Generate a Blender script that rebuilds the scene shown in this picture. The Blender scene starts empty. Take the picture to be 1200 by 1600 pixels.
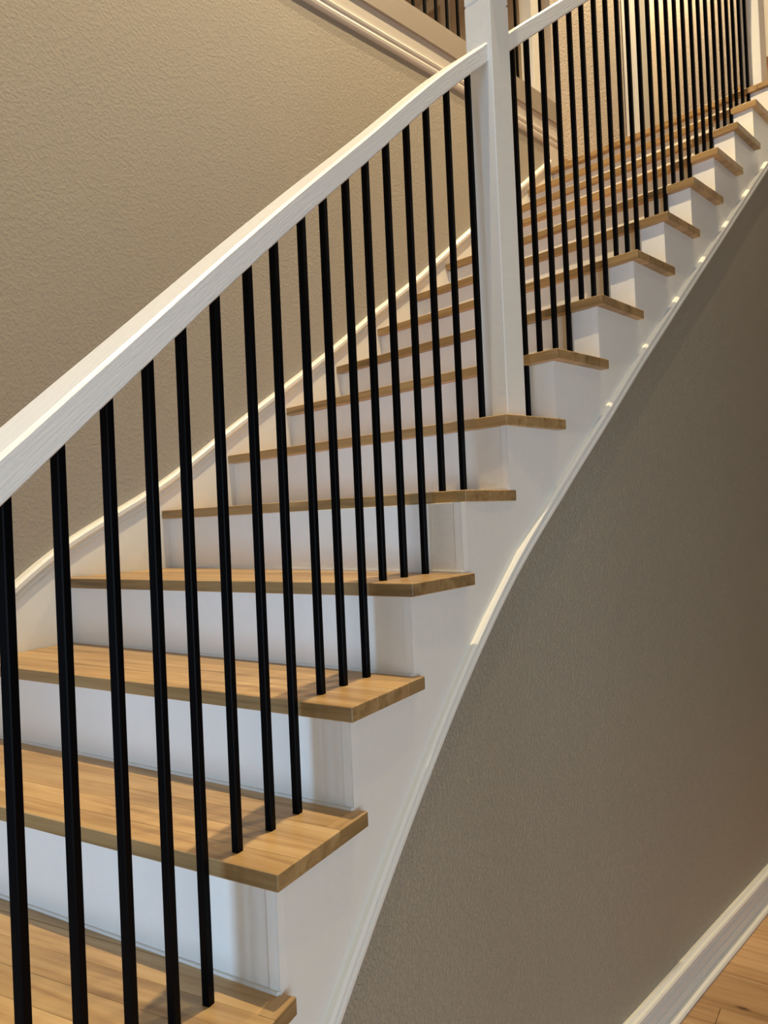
import bpy, bmesh, math, random
from mathutils import Vector, Matrix

random.seed(4)
SC = bpy.context.scene
COL = SC.collection

# ------------------------------------------------------------------ camera
EYE = 1.566
PITCH, ROLL = 0.0080859, -0.0438535
fw = Vector((0, math.cos(PITCH), math.sin(PITCH)))
r0 = Vector((1, 0, 0)); u0 = r0.cross(fw)
rt = r0 * math.cos(ROLL) + u0 * math.sin(ROLL)
up = u0 * math.cos(ROLL) - r0 * math.sin(ROLL)
cam_data = bpy.data.cameras.new('camera')
cam = bpy.data.objects.new('camera', cam_data); COL.objects.link(cam)
cam.matrix_world = Matrix(((rt.x, up.x, -fw.x, 0), (rt.y, up.y, -fw.y, 0), (rt.z, up.z, -fw.z, EYE), (0, 0, 0, 1)))
cam_data.sensor_fit = 'VERTICAL'; cam_data.sensor_height = 24.0
cam_data.lens = 1182.24 / 1600 * 24.0
cam_data.clip_start = 0.02
SC.camera = cam

# ------------------------------------------------------------------ world and light
W_ = bpy.data.worlds.new('world'); SC.world = W_; W_.use_nodes = True
W_.node_tree.nodes['Background'].inputs[0].default_value = (0.85, 0.90, 1.0, 1)
W_.node_tree.nodes['Background'].inputs[1].default_value = 0.05
SC.view_settings.view_transform = 'Standard'; SC.view_settings.look = 'None'
SC.view_settings.exposure = 0.12; SC.view_settings.gamma = 1.0
SC.view_settings.use_curve_mapping = False

WARM = (1.0, 0.80, 0.49)
CEIL = 6.25
# ceiling downlights: (x, y, ceiling height, watts, cone half angle)
DOWNLIGHTS = [(0.12, 1.46, CEIL, 178, 62), (1.65, 3.95, CEIL, 72, 60), (-0.9, 5.6, CEIL, 40, 70),
              (3.3, -0.7, CEIL, 14, 66), (1.38, 2.02, CEIL, 50, 27), (0.9, 6.4, CEIL, 20, 70), (2.3, 5.6, CEIL, 40, 70)]
def area_light(name, loc, target, sx, sy, power, color):
    d = bpy.data.lights.new(name, 'AREA'); d.shape = 'RECTANGLE'; d.size = sx; d.size_y = sy
    d.energy = power; d.color = color
    o = bpy.data.objects.new(name, d); COL.objects.link(o); o.location = loc
    o.rotation_euler = (Vector(target) - Vector(loc)).to_track_quat('-Z', 'Y').to_euler()
    return o
area_light('daylight', (-2.15, -1.7, 1.2), (-0.4, 1.6, 0.9), 1.2, 1.7, 72, (0.43, 0.66, 1.0))
area_light('daylight_right', (1.3, -1.7, 1.1), (-0.1, 1.3, 0.8), 1.6, 1.7, 54, (0.56, 0.77, 1.0))

# ------------------------------------------------------------------ helpers
def mk(name, parent=None, label=None, cat=None, group=None, kind=None, data=None):
    o = bpy.data.objects.new(name, data); COL.objects.link(o)
    if parent is not None: o.parent = parent
    if label: o['label'] = label
    if cat: o['category'] = cat
    if group: o['group'] = group
    if kind: o['kind'] = kind
    return o

def finish(bm, name, mat, parent=None, smooth=False, **kw):
    bmesh.ops.remove_doubles(bm, verts=bm.verts, dist=1e-6)
    bmesh.ops.recalc_face_normals(bm, faces=bm.faces)
    me = bpy.data.meshes.new(name); bm.to_mesh(me); bm.free()
    me.materials.append(mat)
    if smooth:
        for p in me.polygons: p.use_smooth = True
    o = mk(name, parent, data=me, **kw)
    if mat.name.split('_')[0] in ('oak', 'hickory'): o['tone'] = random.random()
    return o

def prism_bm(bm, poly, z0, z1, bevel=0.0):
    lo = [bm.verts.new((p[0], p[1], z0)) for p in poly]
    hi = [bm.verts.new((p[0], p[1], z1)) for p in poly]
    n = len(poly); fs = [bm.faces.new(hi), bm.faces.new(lo[::-1])]
    for i in range(n):
        fs.append(bm.faces.new((lo[i], lo[(i + 1) % n], hi[(i + 1) % n], hi[i])))
    bmesh.ops.recalc_face_normals(bm, faces=fs)
    if bevel:
        es = list({e for f in fs for e in f.edges})
        bmesh.ops.bevel(bm, geom=es, offset=bevel, segments=1, profile=.5, affect='EDGES')

def box_bm(bm, x0, x1, y0, y1, z0, z1, bevel=0.0):
    prism_bm(bm, [(x0, y0), (x1, y0), (x1, y1), (x0, y1)], z0, z1, bevel)

def curve(P, n=16):
    """catmull-rom through P; returns function s -> (point, left normal), s runs 0..len-1"""
    P = [Vector(p) for p in P]
    Q = [2 * P[0] - P[1]] + P + [2 * P[-1] - P[-2]]
    def at(s):
        i = min(max(int(math.floor(s)), 0), len(P) - 2); t = s - i
        a, b, c, d = Q[i], Q[i + 1], Q[i + 2], Q[i + 3]
        if s > len(P) - 1: t = 1 + (s - (len(P) - 1)); return c + (c - b) * (t - 1), (c - b).normalized()
        if s < 0: return b + (c - b) * s, (c - b).normalized()
        p = .5 * (2 * b + (c - a) * t + (2 * a - 5 * b + 4 * c - d) * t * t + (3 * b - a - 3 * c + d) * t ** 3)
        q = .5 * ((c - a) + 2 * (2 * a - 5 * b + 4 * c - d) * t + 3 * (3 * b - a - 3 * c + d) * t * t)
        return p, q.normalized()
    return at

# stair axis: tread i has its top at zt(i); parameter s = i at the riser of tread i
S0 = -4
RISE, TH = 0.18, 0.0264
def zt(s): return 0.9 + RISE * s
KP = [(-.60, -.06), (-.52, .15), (-.44, .40), (-.355, .65), (-.27, .87), (-.176, 1.073), (-.072, 1.268), (.043, 1.455),
      (.165, 1.625), (.300, 1.795), (.456, 1.955), (.623, 2.119), (.790, 2.293), (.955, 2.467), (1.119, 2.637),
      (1.284, 2.808), (1.448, 2.980), (1.613, 3.152), (1.778, 3.324), (1.943, 3.497)]
WP = [(-1.50, .25), (-1.47, .52), (-1.41, .80), (-1.33, 1.08), (-1.24, 1.34), (-1.137, 1.603), (-1.031, 1.844), (-.904, 2.083),
      (-.70, 2.364), (-.527, 2.563), (-.346, 2.749), (-.168, 2.934), (-.003, 3.100), (.158, 3.260), (.319, 3.421),
      (.482, 3.590), (.647, 3.761), (.814, 3.934), (.980, 4.105), (1.146, 4.276)]
_K, _W = curve(KP), curve(WP)
def K(s, off=0.0):
    p, t = _K(s - S0); return p + Vector((-t.y, t.x)) * off
def W(s, off=0.0):            # off > 0: towards the stair
    p, t = _W(s - S0); return p + Vector((t.y, -t.x)) * off
def Kang(s):
    t = _K(s - S0)[1]; return math.atan2(t.y, t.x)
def Wang(s):
    t = _W(s - S0)[1]; return math.atan2(t.y, t.x)

def sweep(fn, ss, zf, profile, cap=True, bm=None, closed=True):
    """profile: list of (offset, dz); fn(s, off) -> xy; zf(s) -> z"""
    bm = bm or bmesh.new(); uv = bm.loops.layers.uv.verify()
    rows, dist = [], [0.0]; prev = None
    for s in ss:
        z = zf(s); rows.append([bm.verts.new((*fn(s, o), z + dz)) for o, dz in profile])
        c = Vector((*fn(s, 0), z))
        if prev is not None: dist.append(dist[-1] + (c - prev).length)
        prev = c
    per = [0.0]
    for a, b in zip(profile, profile[1:] + profile[:1]): per.append(per[-1] + math.hypot(a[0] - b[0], a[1] - b[1]))
    n = len(profile)
    for i in range(len(rows) - 1):
        for j in range(n if closed else n - 1):
            k = (j + 1) % n
            f = bm.faces.new((rows[i][j], rows[i + 1][j], rows[i + 1][k], rows[i][k]))
            for l, u_, v_ in zip(f.loops, (dist[i], dist[i + 1], dist[i + 1], dist[i]), (per[j], per[j], per[j + 1], per[j + 1])):
                l[uv].uv = (u_, v_)
    if cap and closed:
        bm.faces.new(rows[0]); bm.faces.new(rows[-1][::-1])
    return bm

def frange(a, b, step):
    n = max(1, int(round((b - a) / step))); return [a + (b - a) * i / n for i in range(n + 1)]
def lerp(x, xs, ys):
    if x <= xs[0]: return ys[0]
    for a, b, c, d in zip(xs, xs[1:], ys, ys[1:]):
        if x <= b: return c + (d - c) * (x - a) / (b - a)
    return ys[-1]

# ------------------------------------------------------------------ materials
def new_mat(name):
    m = bpy.data.materials.new(name); m.use_nodes = True
    nt = m.node_tree; return m, nt, nt.nodes['Principled BSDF'], nt.nodes.new, nt.links.new

def paint(name, col, rough=0.5, bump=0.0, scale=60, grain=False, spec=0.35, mottle=0.03):
    m, nt, b, N, Lk = new_mat(name)
    tc = N('ShaderNodeTexCoord')
    nz = N('ShaderNodeTexNoise'); nz.inputs['Scale'].default_value = 2.2; nz.inputs['Detail'].default_value = 3
    Lk(tc.outputs['Object'], nz.inputs['Vector'])
    rp = N('ShaderNodeMapRange'); rp.inputs[3].default_value = 1 - mottle; rp.inputs[4].default_value = 1 + mottle
    Lk(nz.outputs['Fac'], rp.inputs[0])
    mx = N('ShaderNodeVectorMath'); mx.operation = 'SCALE'; mx.inputs[0].default_value = col; Lk(rp.outputs[0], mx.inputs[3])
    Lk(mx.outputs[0], b.inputs['Base Color'])
    b.inputs['Roughness'].default_value = rough; b.inputs['Specular IOR Level'].default_value = spec
    if bump:
        n2 = N('ShaderNodeTexNoise'); n2.inputs['Scale'].default_value = scale; n2.inputs['Detail'].default_value = 3
        n2.inputs['Roughness'].default_value = 0.55
        bp = N('ShaderNodeBump'); bp.inputs['Strength'].default_value = 1.0; bp.inputs['Distance'].default_value = bump
        if grain:
            mp = N('ShaderNodeMapping'); mp.inputs['Scale'].default_value = (1.0, 14.0, 1.0)
            Lk(tc.outputs['UV'], mp.inputs['Vector']); Lk(mp.outputs[0], n2.inputs['Vector'])
            n2.inputs['Distortion'].default_value = 0.4
        else:
            Lk(tc.outputs['Object'], n2.inputs['Vector'])
            cr = N('ShaderNodeMapRange'); cr.interpolation_type = 'SMOOTHSTEP'
            cr.inputs[1].default_value = 0.42; cr.inputs[2].default_value = 0.62
            Lk(n2.outputs['Fac'], cr.inputs[0])
        Lk((n2.outputs['Fac'] if grain else cr.outputs[0]), bp.inputs['Height'])
        Lk(bp.outputs[0], b.inputs['Normal'])
    return m

def wood(name, dark, mid, light, rough=0.42, scale=1.0, knots=0.0, tone=0.16):
    m, nt, b, N, Lk = new_mat(name)
    tc = N('ShaderNodeTexCoord'); oi = N('ShaderNodeAttribute'); oi.attribute_type = 'OBJECT'; oi.attribute_name = 'tone'
    sc = N('ShaderNodeMath'); sc.operation = 'MULTIPLY'; sc.inputs[1].default_value = 37.0; Lk(oi.outputs['Fac'], sc.inputs[0])
    ad = N('ShaderNodeVectorMath'); ad.operation = 'ADD'; Lk(tc.outputs['Object'], ad.inputs[0]); Lk(sc.outputs[0], ad.inputs[1])
    mp = N('ShaderNodeMapping'); mp.inputs['Scale'].default_value = (1.3 * scale, 16 * scale, 16 * scale); Lk(ad.outputs[0], mp.inputs['Vector'])
    n1 = N('ShaderNodeTexNoise'); n1.inputs['Scale'].default_value = 1.6; n1.inputs['Detail'].default_value = 5
    n1.inputs['Distortion'].default_value = 1.1; Lk(mp.outputs[0], n1.inputs['Vector'])
    mp2 = N('ShaderNodeMapping'); mp2.inputs['Scale'].default_value = (5 * scale, 150 * scale, 150 * scale); Lk(ad.outputs[0], mp2.inputs['Vector'])
    n2 = N('ShaderNodeTexNoise'); n2.inputs['Scale'].default_value = 1.0; n2.inputs['Detail'].default_value = 4; Lk(mp2.outputs[0], n2.inputs['Vector'])
    mix = N('ShaderNodeMath'); mix.operation = 'MULTIPLY_ADD'; mix.inputs[1].default_value = 0.35
    Lk(n2.outputs['Fac'], mix.inputs[0]); Lk(n1.outputs['Fac'], mix.inputs[2])
    cr = N('ShaderNodeValToRGB'); e = cr.color_ramp.elements
    e[0].position = 0.42; e[0].color = (*dark, 1); e[1].position = 0.92; e[1].color = (*light, 1)
    k = e.new(0.64); k.color = (*mid, 1)
    Lk(mix.outputs[0], cr.inputs[0])
    tr = N('ShaderNodeMapRange'); tr.inputs[3].default_value = 1 - tone; tr.inputs[4].default_value = 1 + tone
    Lk(oi.outputs['Fac'], tr.inputs[0])
    mx = N('ShaderNodeVectorMath'); mx.operation = 'SCALE'; Lk(cr.outputs[0], mx.inputs[0]); Lk(tr.outputs[0], mx.inputs[3])
    out = mx.outputs[0]
    if knots:
        mp3 = N('ShaderNodeMapping'); mp3.inputs['Scale'].default_value = (2.2, 5.5, 5.5); Lk(ad.outputs[0], mp3.inputs['Vector'])
        vo = N('ShaderNodeTexVoronoi'); vo.inputs['Scale'].default_value = 1.6; Lk(mp3.outputs[0], vo.inputs['Vector'])
        kr = N('ShaderNodeMapRange'); kr.inputs[1].default_value = 0.03; kr.inputs[2].default_value = 0.10
        kr.inputs[3].default_value = knots; kr.inputs[4].default_value = 0.0; Lk(vo.outputs['Distance'], kr.inputs[0])
        mm = N('ShaderNodeMix'); mm.data_type = 'RGBA'; Lk(kr.outputs[0], mm.inputs[0]); Lk(out, mm.inputs[6])
        mm.inputs[7].default_value = (0.07, 0.035, 0.015, 1); out = mm.outputs[2]
    Lk(out, b.inputs['Base Color'])
    b.inputs['Roughness'].default_value = rough; b.inputs['Specular IOR Level'].default_value = 0.35
    bp = N('ShaderNodeBump'); bp.inputs['Distance'].default_value = 0.0004; bp.inputs['Strength'].default_value = 0.6
    Lk(n2.outputs['Fac'], bp.inputs['Height']); Lk(bp.outputs[0], b.inputs['Normal'])
    return m

def metal_black():
    m, nt, b, N, Lk = new_mat('black_satin_iron')
    b.inputs['Base Color'].default_value = (0.0015, 0.0015, 0.002, 1)
    b.inputs['Roughness'].default_value = 0.35; b.inputs['Specular IOR Level'].default_value = 0.05
    return m
def emit(name, col, s):
    m, nt, b, N, Lk = new_mat(name)
    b.inputs['Emission Color'].default_value = (*col, 1); b.inputs['Emission Strength'].default_value = s
    return m

M_WALL = paint('taupe_textured_paint', (0.335, 0.297, 0.24), 0.55, 0.0005, 95)
M_WALL2 = paint('taupe_eggshell_paint', (0.335, 0.30, 0.228), 0.36, 0.0013, 130, spec=0.5)
M_HALL = paint('cream_textured_paint', (0.62, 0.535, 0.44), 0.6, 0.0016, 80)
M_WHITE = paint('white_satin_enamel', (0.77, 0.745, 0.67), 0.35, 0.00015, 40, spec=0.4, mottle=0.015)
M_RAIL = paint('white_painted_oak', (0.82, 0.81, 0.77), 0.38, 0.0008, 14, grain=True, mottle=0.01)
M_BAND = paint('beige_painted_oak_band', (0.31, 0.26, 0.21), 0.45, 0.0006, 9, grain=True, mottle=0.02)
M_OAK = wood('oak_stave', (0.27, 0.155, 0.065), (0.45, 0.285, 0.125), (0.57, 0.395, 0.195), tone=0.20)
M_OAK_EDGE = wood('oak_dark_edge', (0.15, 0.09, 0.035), (0.28, 0.17, 0.066), (0.37, 0.24, 0.105), tone=0.18)  # darker oak for stave ends, front edges and the landing slab
M_FLOOR = wood('hickory_plank', (0.24, 0.125, 0.055), (0.43, 0.255, 0.12), (0.54, 0.345, 0.18), rough=0.4, scale=0.6, knots=0.85, tone=0.14)
M_IRON = metal_black()
M_CURB = paint('shaded_white_enamel', (0.60, 0.54, 0.47), 0.45, mottle=0.02)  # white trim paint of the curb, its shade put into the colour
M_CEIL = paint('white_ceiling_paint', (0.72, 0.69, 0.64), 0.8)
M_LENS = emit('lamp_lens', WARM, 6.0)

# ------------------------------------------------------------------ room shell
XA, XB, YA, YB = -3.6, 4.6, -1.8, 8.6
H2 = EYE + 2.214                       # upper hall level
LZ = zt(14)                            # landing level
def wallbox(name, x0, x1, y0, y1, z0, z1, mat):
    bm = bmesh.new(); box_bm(bm, x0, x1, y0, y1, z0, z1); return finish(bm, name, mat, kind='structure')
wallbox('wall_left_far', XA - .12, XA, YA, YB, 0, CEIL, M_WALL)
wallbox('wall_right', XB, XB + .12, YA, YB, 0, CEIL, M_WALL)
wallbox('wall_front', XA, XB, YB, YB + .12, 0, CEIL, M_WALL)
# back wall with a wide daylight opening
bm = bmesh.new()
for xa, xb in ((XA, -2.8), (-1.5, .45), (2.15, XB)): box_bm(bm, xa, xb, YA - .12, YA, 0, CEIL)
for xa, xb in ((-2.8, -1.5), (.45, 2.15)):
    box_bm(bm, xa, xb, YA - .12, YA, 2.2, CEIL); box_bm(bm, xa, xb, YA - .12, YA, 0, .2)
finish(bm, 'wall_back', M_WALL, kind='structure')
wallbox('ceiling', XA, XB, YA, YB, CEIL, CEIL + .1, M_CEIL)

# floor with individual planks
bm = bmesh.new(); box_bm(bm, XA, XB, YA, YB, -.12, -.02)
floor = finish(bm, 'floor', M_FLOOR, kind='structure')
def clip(poly, a, b, c):       # keep a*x+b*y <= c
    out = []
    for p, q in zip(poly, poly[1:] + poly[:1]):
        dp, dq = a * p[0] + b * p[1] - c, a * q[0] + b * q[1] - c
        if dp <= 0: out.append(p)
        if dp * dq < 0:
            t = dp / (dp - dq); out.append((p[0] + (q[0] - p[0]) * t, p[1] + (q[1] - p[1]) * t))
    return out
pa = math.radians(-34.3); ca, sa = math.cos(pa), math.sin(pa)
PW, PL = .19, 2.3
for r in range(-60, 61):
    off = (r * 0.731) % 1.0 * PL
    for k in range(-6, 7):
        u0_, u1_ = k * PL + off, (k + 1) * PL + off
        v0_, v1_ = r * PW + .03, (r + 1) * PW + .03
        g = .0008
        loc = [(u0_ + g, v0_ + g), (u1_ - g, v0_ + g), (u1_ - g, v1_ - g), (u0_ + g, v1_ - g)]
        wp = [(ca * u - sa * v, sa * u + ca * v) for u, v in loc]
        for a, b, c in ((1, 0, XB), (-1, 0, -XA), (0, 1, 6.6), (0, -1, 1.8)):
            if wp: wp = clip(wp, a, b, c)
        if len(wp) < 3: continue
        # planks wholly under the stair are never seen
        cx = sum(p[0] for p in wp) / len(wp); cy = sum(p[1] for p in wp) / len(wp)
        if cx < -1.9 or (cy > 4.6 and cx < 1.5): continue
        lp = [(ca * x + sa * y, -sa * x + ca * y) for x, y in wp]
        bm = bmesh.new(); prism_bm(bm, lp, -.02, 0, .0008)
        o = finish(bm, 'plank', M_FLOOR, parent=floor); o.rotation_euler = (0, 0, pa)

# curved taupe wall on the far side of the stair, up to the hall curb
ZTRIM = EYE + 1.99
bm = sweep(W, frange(S0, 14.45, .25), lambda s: 0, [(0, 0), (0, ZTRIM + .08), (-.12, ZTRIM + .08), (-.12, 0)])
finish(bm, 'wall_left', M_WALL, kind='structure')
# curb above it: moulding, white fascia, beige painted oak band
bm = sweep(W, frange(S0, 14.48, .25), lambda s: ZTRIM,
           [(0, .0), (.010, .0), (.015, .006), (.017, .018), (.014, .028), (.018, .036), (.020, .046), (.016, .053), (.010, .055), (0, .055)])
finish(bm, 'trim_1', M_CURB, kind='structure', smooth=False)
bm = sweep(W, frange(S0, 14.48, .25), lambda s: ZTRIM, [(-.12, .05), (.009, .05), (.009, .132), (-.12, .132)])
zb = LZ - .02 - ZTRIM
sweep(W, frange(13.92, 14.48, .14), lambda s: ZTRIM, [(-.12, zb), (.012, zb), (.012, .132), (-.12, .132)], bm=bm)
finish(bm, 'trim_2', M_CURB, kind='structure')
bm = sweep(W, frange(S0, 14.5, .25), lambda s: ZTRIM, [(-.125, .132), (.022, .132), (.022, .245), (.018, .249), (-.12, .249), (-.125, .244)])
finish(bm, 'trim_3', M_BAND, kind='structure')

# taupe wall under the stringer
def zstr(s): return zt(s) + lerp(s, [2, 4, 6, 8, 14], [-.411, -.388, -.378, -.352, -.352])   # lower edge of the stringer bead
bm = bmesh.new(); prev = None
for s in frange(-1.9, 14.1, .2):
    zz = max(zstr(s) + .03, .02)
    a, b = K(s, .010), K(s, .10)
    row = [bm.verts.new((*p, z)) for p, z in ((a, 0), (a, zz), (b, zz), (b, 0))]
    if prev:
        for j in range(4): bm.faces.new((prev[j], row[j], row[(j + 1) % 4], prev[(j + 1) % 4]))
    else: bm.faces.new(row)
    prev = row
bm.faces.new(prev[::-1])
finish(bm, 'wall_under_stair', M_WALL2, kind='structure')
# baseboard with a beaded top and a shoe
bm = sweep(K, frange(-1.6, 14.1, .2), lambda s: 0,
           [(.010, 0), (-.022, 0), (-.024, .008), (-.021, .015), (-.013, .020), (-.004, .021), (-.004, .050), (-.009, .052), (-.009, .056), (-.005, .058), (-.004, .084), (-.010, .086), (-.010, .090), (-.006, .094), (-.006, .112),
            (-.012, .115), (-.014, .122), (-.011, .128), (-.004, .130), (.001, .137), (.010, .137)])
finish(bm, 'baseboard_right', M_WHITE, kind='structure')

# ------------------------------------------------------------------ staircase
stair = mk('staircase', label='curved staircase with oak treads, white risers and a white stepped outer stringer', cat='staircase')
stair.location = (0, 0, 0)
ANG = {-4: 160, -3: 158, -2: 156, -1: 154, 0: 152, 1: 150.3, 2: 148.2, 3: 146, 4: 140, 5: 137.1, 6: 134.6, 7: 133.2, 8: 133.5}
FC = {1: (-.169, 1.050), 2: (-.066, 1.237), 3: (.048, 1.436), 4: (.179, 1.640), 5: (.299, 1.785), 6: (.458, 1.922), 7: (.629, 2.090),
      8: (.795, 2.266), 9: (.960, 2.441), 10: (1.121, 2.607), 11: (1.286, 2.776), 12: (1.451, 2.954), 13: (1.618, 3.129)}
EC = {0: (-.153, 1.068), 1: (-.049, 1.264), 2: (.064, 1.456), 3: (.189, 1.628), 4: (.318, 1.812), 5: (.477, 1.943), 6: (.643, 2.102),
      7: (.812, 2.286), 8: (.979, 2.451), 9: (1.139, 2.620), 10: (1.305, 2.790), 11: (1.468, 2.961), 12: (1.634, 3.140), 13: (1.797, 3.310)}
FRONT = {1: .052, 2: .085, 3: .10, 4: .11}
for i in range(S0, 14):
    t = Vector((math.cos(Kang(i)), math.sin(Kang(i)))); t2 = Vector((math.cos(Kang(i + 1)), math.sin(Kang(i + 1))))
    F = Vector(FC[i]) if i in FC else K(i, -.020) - t * .015
    E = Vector(EC[i]) if i in EC else K(i + 1, -.022)
    L = W(i, .012); L2 = W(i + 1, .012)
    R2 = K(i + 1, .01)
    back = (L2 - R2).normalized(); bn = Vector((back.y, -back.x)) # forward normal (up the stair)
    Lb, Rb = L2 + bn * .03, R2 + bn * .03
    X = (F - L).normalized(); ang = math.atan2(X.y, X.x)
    def loc(p):
        d = Vector(p) - L; return (d.x * X.x + d.y * X.y, -d.x * X.y + d.y * X.x)
    mids = [W(i + f, .012) for f in (.25, .5, .75)]
    outline = [loc(L), loc(F), loc(E), loc(E + (K(i + 1, .01) - E) * .75), loc(Rb), loc(Lb)] + [loc(m) for m in mids[::-1]]
    z1 = zt(i); z0 = z1 - TH
    fr = FRONT.get(i, .08); depth = max(p[1] for p in outline)
    cuts = [-1, fr]; k = fr
    while k < depth - .05: k += random.choice([.055, .065, .075]); cuts.append(k)
    cuts[-1] = depth + 1
    fp, ep = loc(F), loc(E)
    # side (return) line: parallel to the outer edge, 28 mm inside
    ex, ey = ep[0] - fp[0], ep[1] - fp[1]; en = math.hypot(ex, ey); ex /= en; ey /= en
    na, nb = ey, -ex               # outward normal of the return edge
    cc = na * fp[0] + nb * fp[1] - .028
    rcut = cuts[min(3, len(cuts) - 2)]           # the mitred return starts behind the third stave
    tread = None
    pieces = []
    for c0, c1 in zip(cuts, cuts[1:]):
        poly = clip(clip(outline, 0, 1, c1 - .0007), 0, -1, -c0)
        if len(poly) >= 3:
            pieces.append(clip(poly, na, nb, cc) if c0 > rcut - .001 else poly)
    rp = clip(clip(outline, 0, -1, -rcut), -na, -nb, -cc)
    pieces.append(rp)
    for j, poly in enumerate(pieces):
        if len(poly) < 3: continue
        ar = abs(sum(p[0] * q[1] - p[1] * q[0] for p, q in zip(poly, poly[1:] + poly[:1]))) / 2
        if ar < 2e-4: continue
        bm = bmesh.new()
        clean = [p for n_, p in enumerate(poly) if math.hypot(p[0] - poly[n_ - 1][0], p[1] - poly[n_ - 1][1]) > .003]
        # outer edges eased more than the glue joints
        prism_bm(bm, clean, z0, z1)
        hot = []; cold = []
        for e in bm.edges:
            m_ = (e.verts[0].co + e.verts[1].co) / 2
            outer = m_.y < .004 or (na * m_.x + nb * m_.y) > cc + .0275
            vert = abs(e.verts[0].co.z - e.verts[1].co.z) > .01
            if outer and (not vert or (e.verts[0].co.y < .004 and abs(e.verts[0].co.x - fp[0]) < .004)): hot.append(e)
            elif e.verts[0].co.z > z1 - .001 and e.verts[1].co.z > z1 - .001: cold.append(e)
        if hot: bmesh.ops.bevel(bm, geom=hot, offset=.0026, segments=3, profile=.5, affect='EDGES')
        cold = [e for e in cold if e.is_valid]
        if cold: bmesh.ops.bevel(bm, geom=cold, offset=.0009, segments=1, profile=.5, affect='EDGES')
        o = finish(bm, 'tread' if tread is None else 'stave', M_OAK, parent=(stair if tread is None else tread))
        if j == len(pieces) - 1 and tread is not None:      # the return: its grain follows the open side
            a_ = math.atan2(ey, ex); o.data.transform(Matrix.Rotation(-a_, 4, 'Z')); o.rotation_euler = (0, 0, a_)
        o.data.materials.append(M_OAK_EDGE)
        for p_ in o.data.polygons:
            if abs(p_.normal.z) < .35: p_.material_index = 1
        if tread is None: tread = o; o.location = (L.x, L.y, 0); o.rotation_euler = (0, 0, ang)
    tread.name = 'tread'

def riser(i, ztop, zbot, Ra, La):
    bm = bmesh.new()
    d = (La - Ra).normalized(); n = Vector((-d.y, d.x))
    if n.dot(Vector((math.cos(Kang(i)), math.sin(Kang(i))))) < 0: n = -n
    poly = [Ra, La, La + n * .018, Ra + n * .018]
    prism_bm(bm, [tuple(p) for p in poly], zbot, ztop, .0009)
    q = [Ra - n * .0045 - d * -.002, La - n * .0045, La + n * .001, Ra + n * .001]   # bead of caulk at the foot
    prism_bm(bm, [tuple(p) for p in q], zbot - .001, zbot + .0050)
    q = [Ra + n * .003, Ra - n * .0006 , Ra - n * .0006 + d * -.0012, Ra + n * .003 + d * -.0012]   # filled corner joint
    prism_bm(bm, [tuple(p) for p in q], zbot, ztop)
    return finish(bm, 'riser', M_WHITE, parent=stair)
for i in range(S0, 15):
    riser(i, zt(i) - TH, zt(i - 1) if i > S0 else 0, K(i, .0), W(i + .10, .006))

# stepped outer stringer
bm = bmesh.new()
for i in range(S0, 14):
    ss = [i + k / 6 for k in range(7)]
    prev = None
    for s in ss:
        zl = max(zstr(s) + .012, 0.0); zh = zt(i) - TH
        row = [bm.verts.new((*p, z)) for p, z in ((K(s, 0), zl), (K(s, 0), zh), (K(s, .018), zh), (K(s, .018), zl))]
        if prev:
            for j in range(4): bm.faces.new((prev[j], row[j], row[(j + 1) % 4], prev[(j + 1) % 4]))
        else: bm.faces.new(row)
        prev = row
    bm.faces.new(prev[::-1])
bmesh.ops.recalc_face_normals(bm, faces=bm.faces)
finish(bm, 'stringer', M_WHITE, parent=stair)
# bead along the foot of the stringer
bm = sweep(K, frange(-1.55, 14.0, .125), zstr,
           [(.006, 0), (-.010, 0), (-.014, .004), (-.014, .014), (-.010, .018), (-.008, .020), (-.009, .023), (-.014, .027), (-.014, .034), (-.009, .040), (.002, .041)])
finish(bm, 'stringer_bead', M_WHITE, parent=stair)
# skirt board against the curved wall and its cap moulding
def zsk(s): return zt(s) + lerp(s, [2, 4, 8, 9.2, 14], [.090, .090, .084, .060, .058])
bm = sweep(W, frange(S0, 14.12, .125), zsk, [(-.002, -.50), (.010, -.50), (.010, -.028), (-.002, -.028)])
finish(bm, 'skirt_board', M_WHITE, parent=stair)
bm = sweep(W, frange(S0, 13.95, .125), zsk,
           [(-.002, -.046), (.014, -.046), (.017, -.041), (.014, -.036), (.018, -.031), (.024, -.022), (.024, -.010), (.018, -.002), (.008, 0), (-.002, 0)])
finish(bm, 'skirt_moulding', M_WHITE, parent=stair)

# ------------------------------------------------------------------ stair railing
rail = mk('stair_railing', label='white stair handrail on slim square black iron balusters with a white newel post', cat='railing')
OFF = .083
def zrb(s): return zt(s) + lerp(s, [-4, -.5, 5.4, 5.6, 14], [.80, .811, .838, .826, .824])
RP = [(-.028, .004), (-.024, 0), (.024, 0), (.028, .004), (.028, .046), (.023, .051), (-.023, .051), (-.028, .046)]
def KR(s, o): return K(s, OFF + o)
o = finish(sweep(KR, frange(-3.85, 5.42, .12), zrb, RP), 'handrail', M_RAIL, parent=rail)
o = finish(sweep(KR, frange(5.62, 14.25, .12), zrb, RP), 'handrail', M_RAIL, parent=rail)
BAL = [-3.55, -3.21, -2.88, -2.55, -2.21, -1.88, -1.55, -1.21, -.88, -.541, -.216, .122, .452, .756, 1.102, 1.471, 1.797, 2.167, 2.480, 2.822,
       3.147, 3.509, 3.891, 4.279, 4.687, 5.098, 5.984, 6.282, 6.613, 6.935, 7.275, 7.592, 7.929, 8.26, 8.60, 8.922, 9.26, 9.607, 9.943,
       10.275, 10.60, 10.93, 11.275, 11.61, 11.95, 12.297, 12.642, 12.981, 13.295, 13.64, 13.974]
HB = .0064
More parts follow.
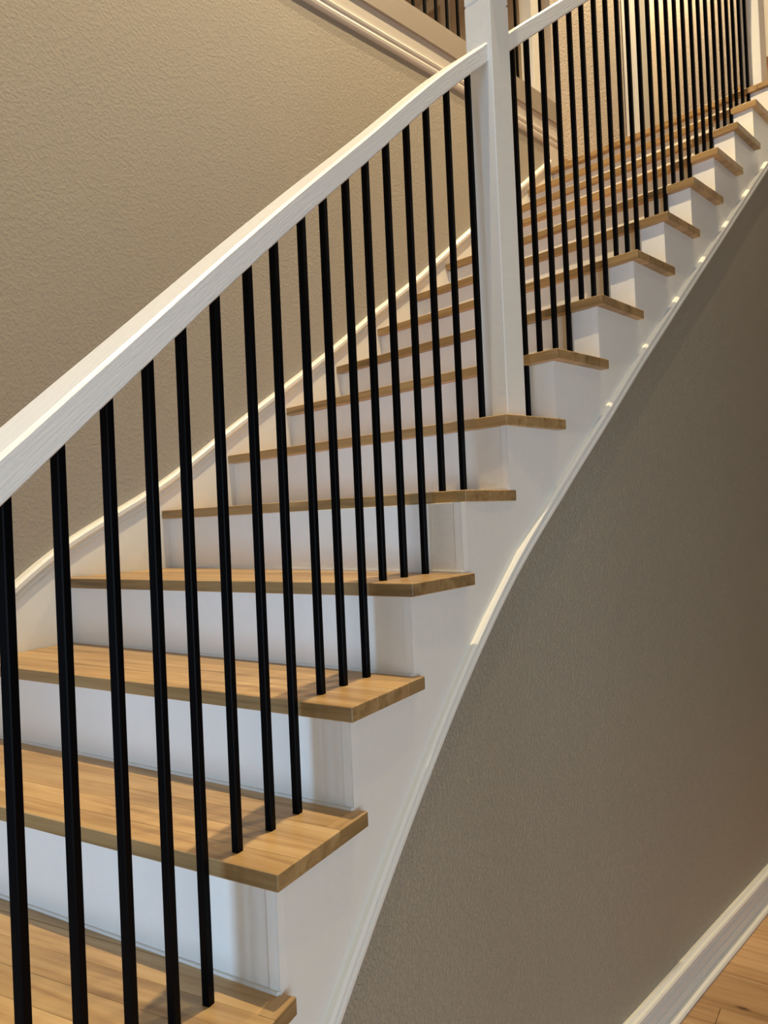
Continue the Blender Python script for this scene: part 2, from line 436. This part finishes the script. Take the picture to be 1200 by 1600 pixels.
def bar(p, ang, z0, slope_top, parent):
    """square bar whose top is cut to the rail slope; slope_top(dx) -> z"""
    bm = bmesh.new(); c, s_ = math.cos(ang), math.sin(ang)
    lo, hi = [], []
    for dx, dy in ((-HB, -HB), (HB, -HB), (HB, HB), (-HB, HB)):
        x, y = c * dx - s_ * dy, s_ * dx + c * dy
        lo.append(bm.verts.new((x, y, 0))); hi.append(bm.verts.new((x, y, slope_top(dx) - z0)))
    bm.faces.new(hi); bm.faces.new(lo[::-1]); vs = []
    for j in range(4):
        bm.faces.new((lo[j], lo[(j + 1) % 4], hi[(j + 1) % 4], hi[j]))
    bmesh.ops.recalc_face_normals(bm, faces=bm.faces)
    bmesh.ops.bevel(bm, geom=[e for e in bm.edges if abs(e.verts[0].co.z - e.verts[1].co.z) > .1], offset=.0012, segments=1, profile=.5, affect='EDGES')
    o = finish(bm, 'baluster', M_IRON, parent=parent); o.location = (p.x, p.y, z0)
    return o
for s in BAL:
    i = math.floor(s)
    bar(KR(s, 0), Kang(s), zt(i) - .001, lambda dx, s=s: zrb(s) + .004 + dx * .8, rail)

def newel(parent, cx, cy, ang, side, z0, z1, groove=None):
    h = side / 2
    bm = bmesh.new()
    if groove:
        box_bm(bm, -h, h, -h, h, z0, groove - .003, .0022)
        box_bm(bm, -h + .003, h - .003, -h + .003, h - .003, groove - .003, groove + .001)
        box_bm(bm, -h, h, -h, h, groove + .001, z1 - .03, .0022)
    else:
        box_bm(bm, -h, h, -h, h, z0, z1 - .03, .0022)
    o = finish(bm, 'newel_post', M_WHITE, parent=parent); o.location = (cx, cy, 0); o.rotation_euler = (0, 0, ang)
    bm = bmesh.new(); box_bm(bm, -h - .015, h + .015, -h - .015, h + .015, z1 - .03, z1 - .008, .003)
    box_bm(bm, -h - .004, h + .004, -h - .004, h + .004, z1 - .008, z1 + .006, .003)
    c = finish(bm, 'newel_cap', M_WHITE, parent=o)
    return o
newel(rail, .3187, 1.9355, math.radians(45), .080, zt(5), EYE + 1.50, EYE + 1.302)
pL = KR(-3.9, 0); newel(rail, pL.x, pL.y, Kang(-3.9), .080, zt(-4), zt(-4) + 1.15)
pU = KR(14.42, 0); newel(rail, pU.x, pU.y, math.radians(45), .080, LZ, LZ + 1.15)

# ------------------------------------------------------------------ landing and upper hall
Ra, La = K(14, -.02), W(14, .012)
fwd = Vector((.7071, .7071)); lat = (La - Ra).normalized()
corner = Vector((1.640, 4.770))                       # far left corner of the landing
bm = bmesh.new()
nos = [Ra - fwd * .015 - lat * .30, Ra - fwd * .015, La - fwd * .015, W(14.5, .012), corner - Vector((.01, 0)), Vector((2.75, 3.66)), Vector((2.3, 3.2))]
R14 = Ra + (-lat) * 1.2
slab = [Ra - fwd * .015, R14 - fwd * .015, R14 + fwd * 2.4, La + fwd * 2.4 , La - fwd * .015]
prism_bm(bm, [tuple(p) for p in slab], LZ - TH, LZ, .002)
landing = finish(bm, 'landing', M_OAK_EDGE, label='oak landing with a square nosing at the top of the white stairs', cat='landing')
bm = bmesh.new()
slab2 = [Ra + fwd * .02 + lat * .02, R14 + fwd * .02, R14 + fwd * 2.4, La + fwd * 2.4, La + fwd * .02]
prism_bm(bm, [tuple(p) for p in slab2], LZ - .34, LZ - TH)
finish(bm, 'landing_frame', M_WHITE, parent=landing)

# left wall of the landing, running on from the curb, and the cased opening in its back wall
def vwall(name, a, b, th, z0, z1, mat, kind='structure', parent=None, side=1):
    a, b = Vector(a), Vector(b); d = (b - a).normalized(); n = Vector((-d.y, d.x)) * side * th
    bm = bmesh.new(); prism_bm(bm, [tuple(p) for p in (a, b, b + n, a + n)], z0, z1)
    return finish(bm, name, mat, kind=kind, parent=parent)
A0 = W(14.50, -.02)
vwall('wall_landing_left', A0, corner, .12, LZ + .12, CEIL, M_HALL)
td = (corner - A0).normalized()
bm = bmesh.new(); a_ = A0 + Vector((td.y, -td.x)) * .02
prism_bm(bm, [tuple(p) for p in (A0, corner, corner + Vector((td.y, -td.x)) * .018, a_)], LZ, LZ + .12, .002)
finish(bm, 'baseboard_landing', M_OAK, kind='structure')
bd = Vector((.7071, -.7071))                           # back wall runs to the right
def bp(u): return corner + bd * u
vwall('wall_landing_back', bp(0), bp(.04), .12, LZ, CEIL, M_HALL)
vwall('wall_landing_right', bp(.90), bp(2.6), .12, LZ, CEIL, M_HALL)
vwall('wall_landing_over', bp(.04), bp(.90), .12, LZ + 2.1, CEIL, M_HALL)
door = mk('door_1', kind='structure'); door.location = (*bp(.45), LZ)
def casing(u0c, u1c, z0, z1):
    bm = bmesh.new()
    def q(u, d): p = bp(u) - fwd * d; return (p.x - door.location.x, p.y - door.location.y)
    w = u1c - u0c
    for a, b, d in ((0, 1, .014), (.0, .22, .020), (.42, .52, .017), (.72, .80, .017)):
        prism_bm(bm, [q(u0c + w * a, 0), q(u0c + w * b, 0), q(u0c + w * b, d), q(u0c + w * a, d)], z0, z1, .001)
    finish(bm, 'door_casing', M_WHITE, parent=door)
casing(.012, .095, 0, 2.16); casing(.90, .815, 0, 2.16)
bm = bmesh.new()
for s_, e_ in ((.095, .11), (.80, .815)):
    a, b = bp(s_), bp(e_)
    prism_bm(bm, [tuple(Vector(p) - Vector(door.location[:2])) for p in (a, b, b + fwd * .12, a + fwd * .12)], 0, 2.1)
finish(bm, 'door_jamb', M_WHITE, parent=door)
vwall('wall_corridor', bp(-1.4) + fwd * 1.3, bp(2.6) + fwd * 1.3, .1, LZ, CEIL, M_HALL)
bm = bmesh.new()
q_ = [bp(-1.4) + fwd * .13, bp(2.6) + fwd * .13, bp(2.6) + fwd * 1.3, bp(-1.4) + fwd * 1.3]
prism_bm(bm, [tuple(p) for p in q_], LZ - .03, LZ, .001)
finish(bm, 'floor_corridor', M_OAK, kind='structure')

# upper hall beyond the curb
hb = Vector((-.7071, .7071))
ends = [W(S0, -.12), W(0, -.12), W(4, -.12), W(8, -.12), W(14.4, -.12)]
hall = [tuple(p) for p in ends] + [(1.15, 4.9), (-1.0, 8.2), (-3.5, 8.2), (-3.5, .2)]
bm = bmesh.new(); prism_bm(bm, hall, H2 - .3, H2)
finish(bm, 'floor_hall', M_OAK, kind='structure')
P0 = Vector((.56, 6.27))
DH = EYE + 4.19
vwall('wall_hall_end', P0 + hb * -.14, P0 - hb * 1.4, .12, H2, CEIL, M_HALL, side=1)
vwall('wall_hall_end_left', P0 + hb * .74, P0 + hb * 3.2, .12, H2, CEIL, M_HALL, side=1)
vwall('wall_hall_end_over', P0 + hb * .74, P0 + hb * -.14, .12, DH, CEIL, M_HALL, side=1)
door2 = mk('door_2', kind='structure'); door2.location = (P0.x, P0.y, H2)
def dbox(name, u0d, u1d, d0, d1, z0, z1, mat, bev=.002):
    bm = bmesh.new(); n = Vector((-.7071, -.7071))
    pts = [hb * u0d + n * d0, hb * u1d + n * d0, hb * u1d + n * d1, hb * u0d + n * d1]
    prism_bm(bm, [tuple(p) for p in pts], z0, z1, bev); return finish(bm, name, mat, parent=door2)
dh = DH - H2
dbox('door_casing', -.22, -.13, -.005, .018, 0, dh + .09, M_WHITE)
dbox('door_casing', .73, .82, -.005, .018, 0, dh + .09, M_WHITE)
dbox('door_casing', -.13, .73, -.005, .018, dh, dh + .09, M_WHITE)
dbox('door_panel', -.13, .73, -.06, -.03, 0, dh, M_HALL)
dbox('panel_moulding', -.02, .62, -.035, -.022, dh - .14, dh - .12, M_HALL)

# railing along the curb
brail = mk('balcony_railing', label='black iron baluster railing standing on the beige painted curb of the upper hall', cat='railing')
zc = ZTRIM + .249
def WR(s, o=0): return W(s, -.045 + o)
s = 8.95 - .352 * 8
kk = 0
while s < 14.3:
    if abs(s - 13.72) > .2:
        bar(WR(s), Wang(s), zc - .001, lambda dx: zc + .87, brail)
    s += .352
bm = sweep(WR, frange(6.0, 14.3, .25), lambda s: zc + .868, RP)
finish(bm, 'handrail', M_RAIL, parent=brail)
pn = WR(13.74); newel(brail, pn.x, pn.y, Wang(13.7), .075, zc, zc + 1.0)

# short upper flight beyond the landing post, only its first tread end shows
ut = mk('upper_tread', label='oak tread end jutting in at the right edge above the landing', cat='stair tread')
ut.location = (1.96, 3.70, 0)
bm = bmesh.new(); box_bm(bm, 0, .26, 0, .3, EYE + 2.150, EYE + 2.185, .002)
finish(bm, 'tread', M_OAK, parent=ut)
bm = bmesh.new(); box_bm(bm, .03, .26, .02, .3, LZ, EYE + 2.150)
finish(bm, 'riser', M_WHITE, parent=ut)

# ------------------------------------------------------------------ ceiling downlights
for k, (x, y, z, pw, ang) in enumerate(DOWNLIGHTS):
    t = mk('ceiling_downlight', label=['round white downlight above the lower flight', 'round white downlight above the landing',
           'round white downlight at the left of the upper hall', 'round white downlight right of the stairs', 'round white downlight close to the wall under the stairs',
           'round white downlight in the middle of the upper hall', 'round white downlight behind the landing wall'][k], cat='downlight', group='ceiling downlights')
    t.location = (x, y, z)
    bm = bmesh.new()
    bmesh.ops.create_cone(bm, cap_ends=True, segments=32, radius1=.085, radius2=.075, depth=.012)
    finish(bm, 'trim_ring', M_CEIL, parent=t).location = (0, 0, -.006)
    bm = bmesh.new(); bmesh.ops.create_cone(bm, cap_ends=True, segments=32, radius1=.055, radius2=.055, depth=.004)
    finish(bm, 'lens', M_LENS, parent=t).location = (0, 0, -.014)
    d = bpy.data.lights.new('downlight_lamp', 'SPOT'); d.energy = pw * 4; d.color = WARM; d.spot_size = math.radians(2 * ang)
    d.spot_blend = .6; d.shadow_soft_size = .025
    o = bpy.data.objects.new('downlight_lamp', d); COL.objects.link(o); o.parent = t; o.location = (0, 0, -.03)
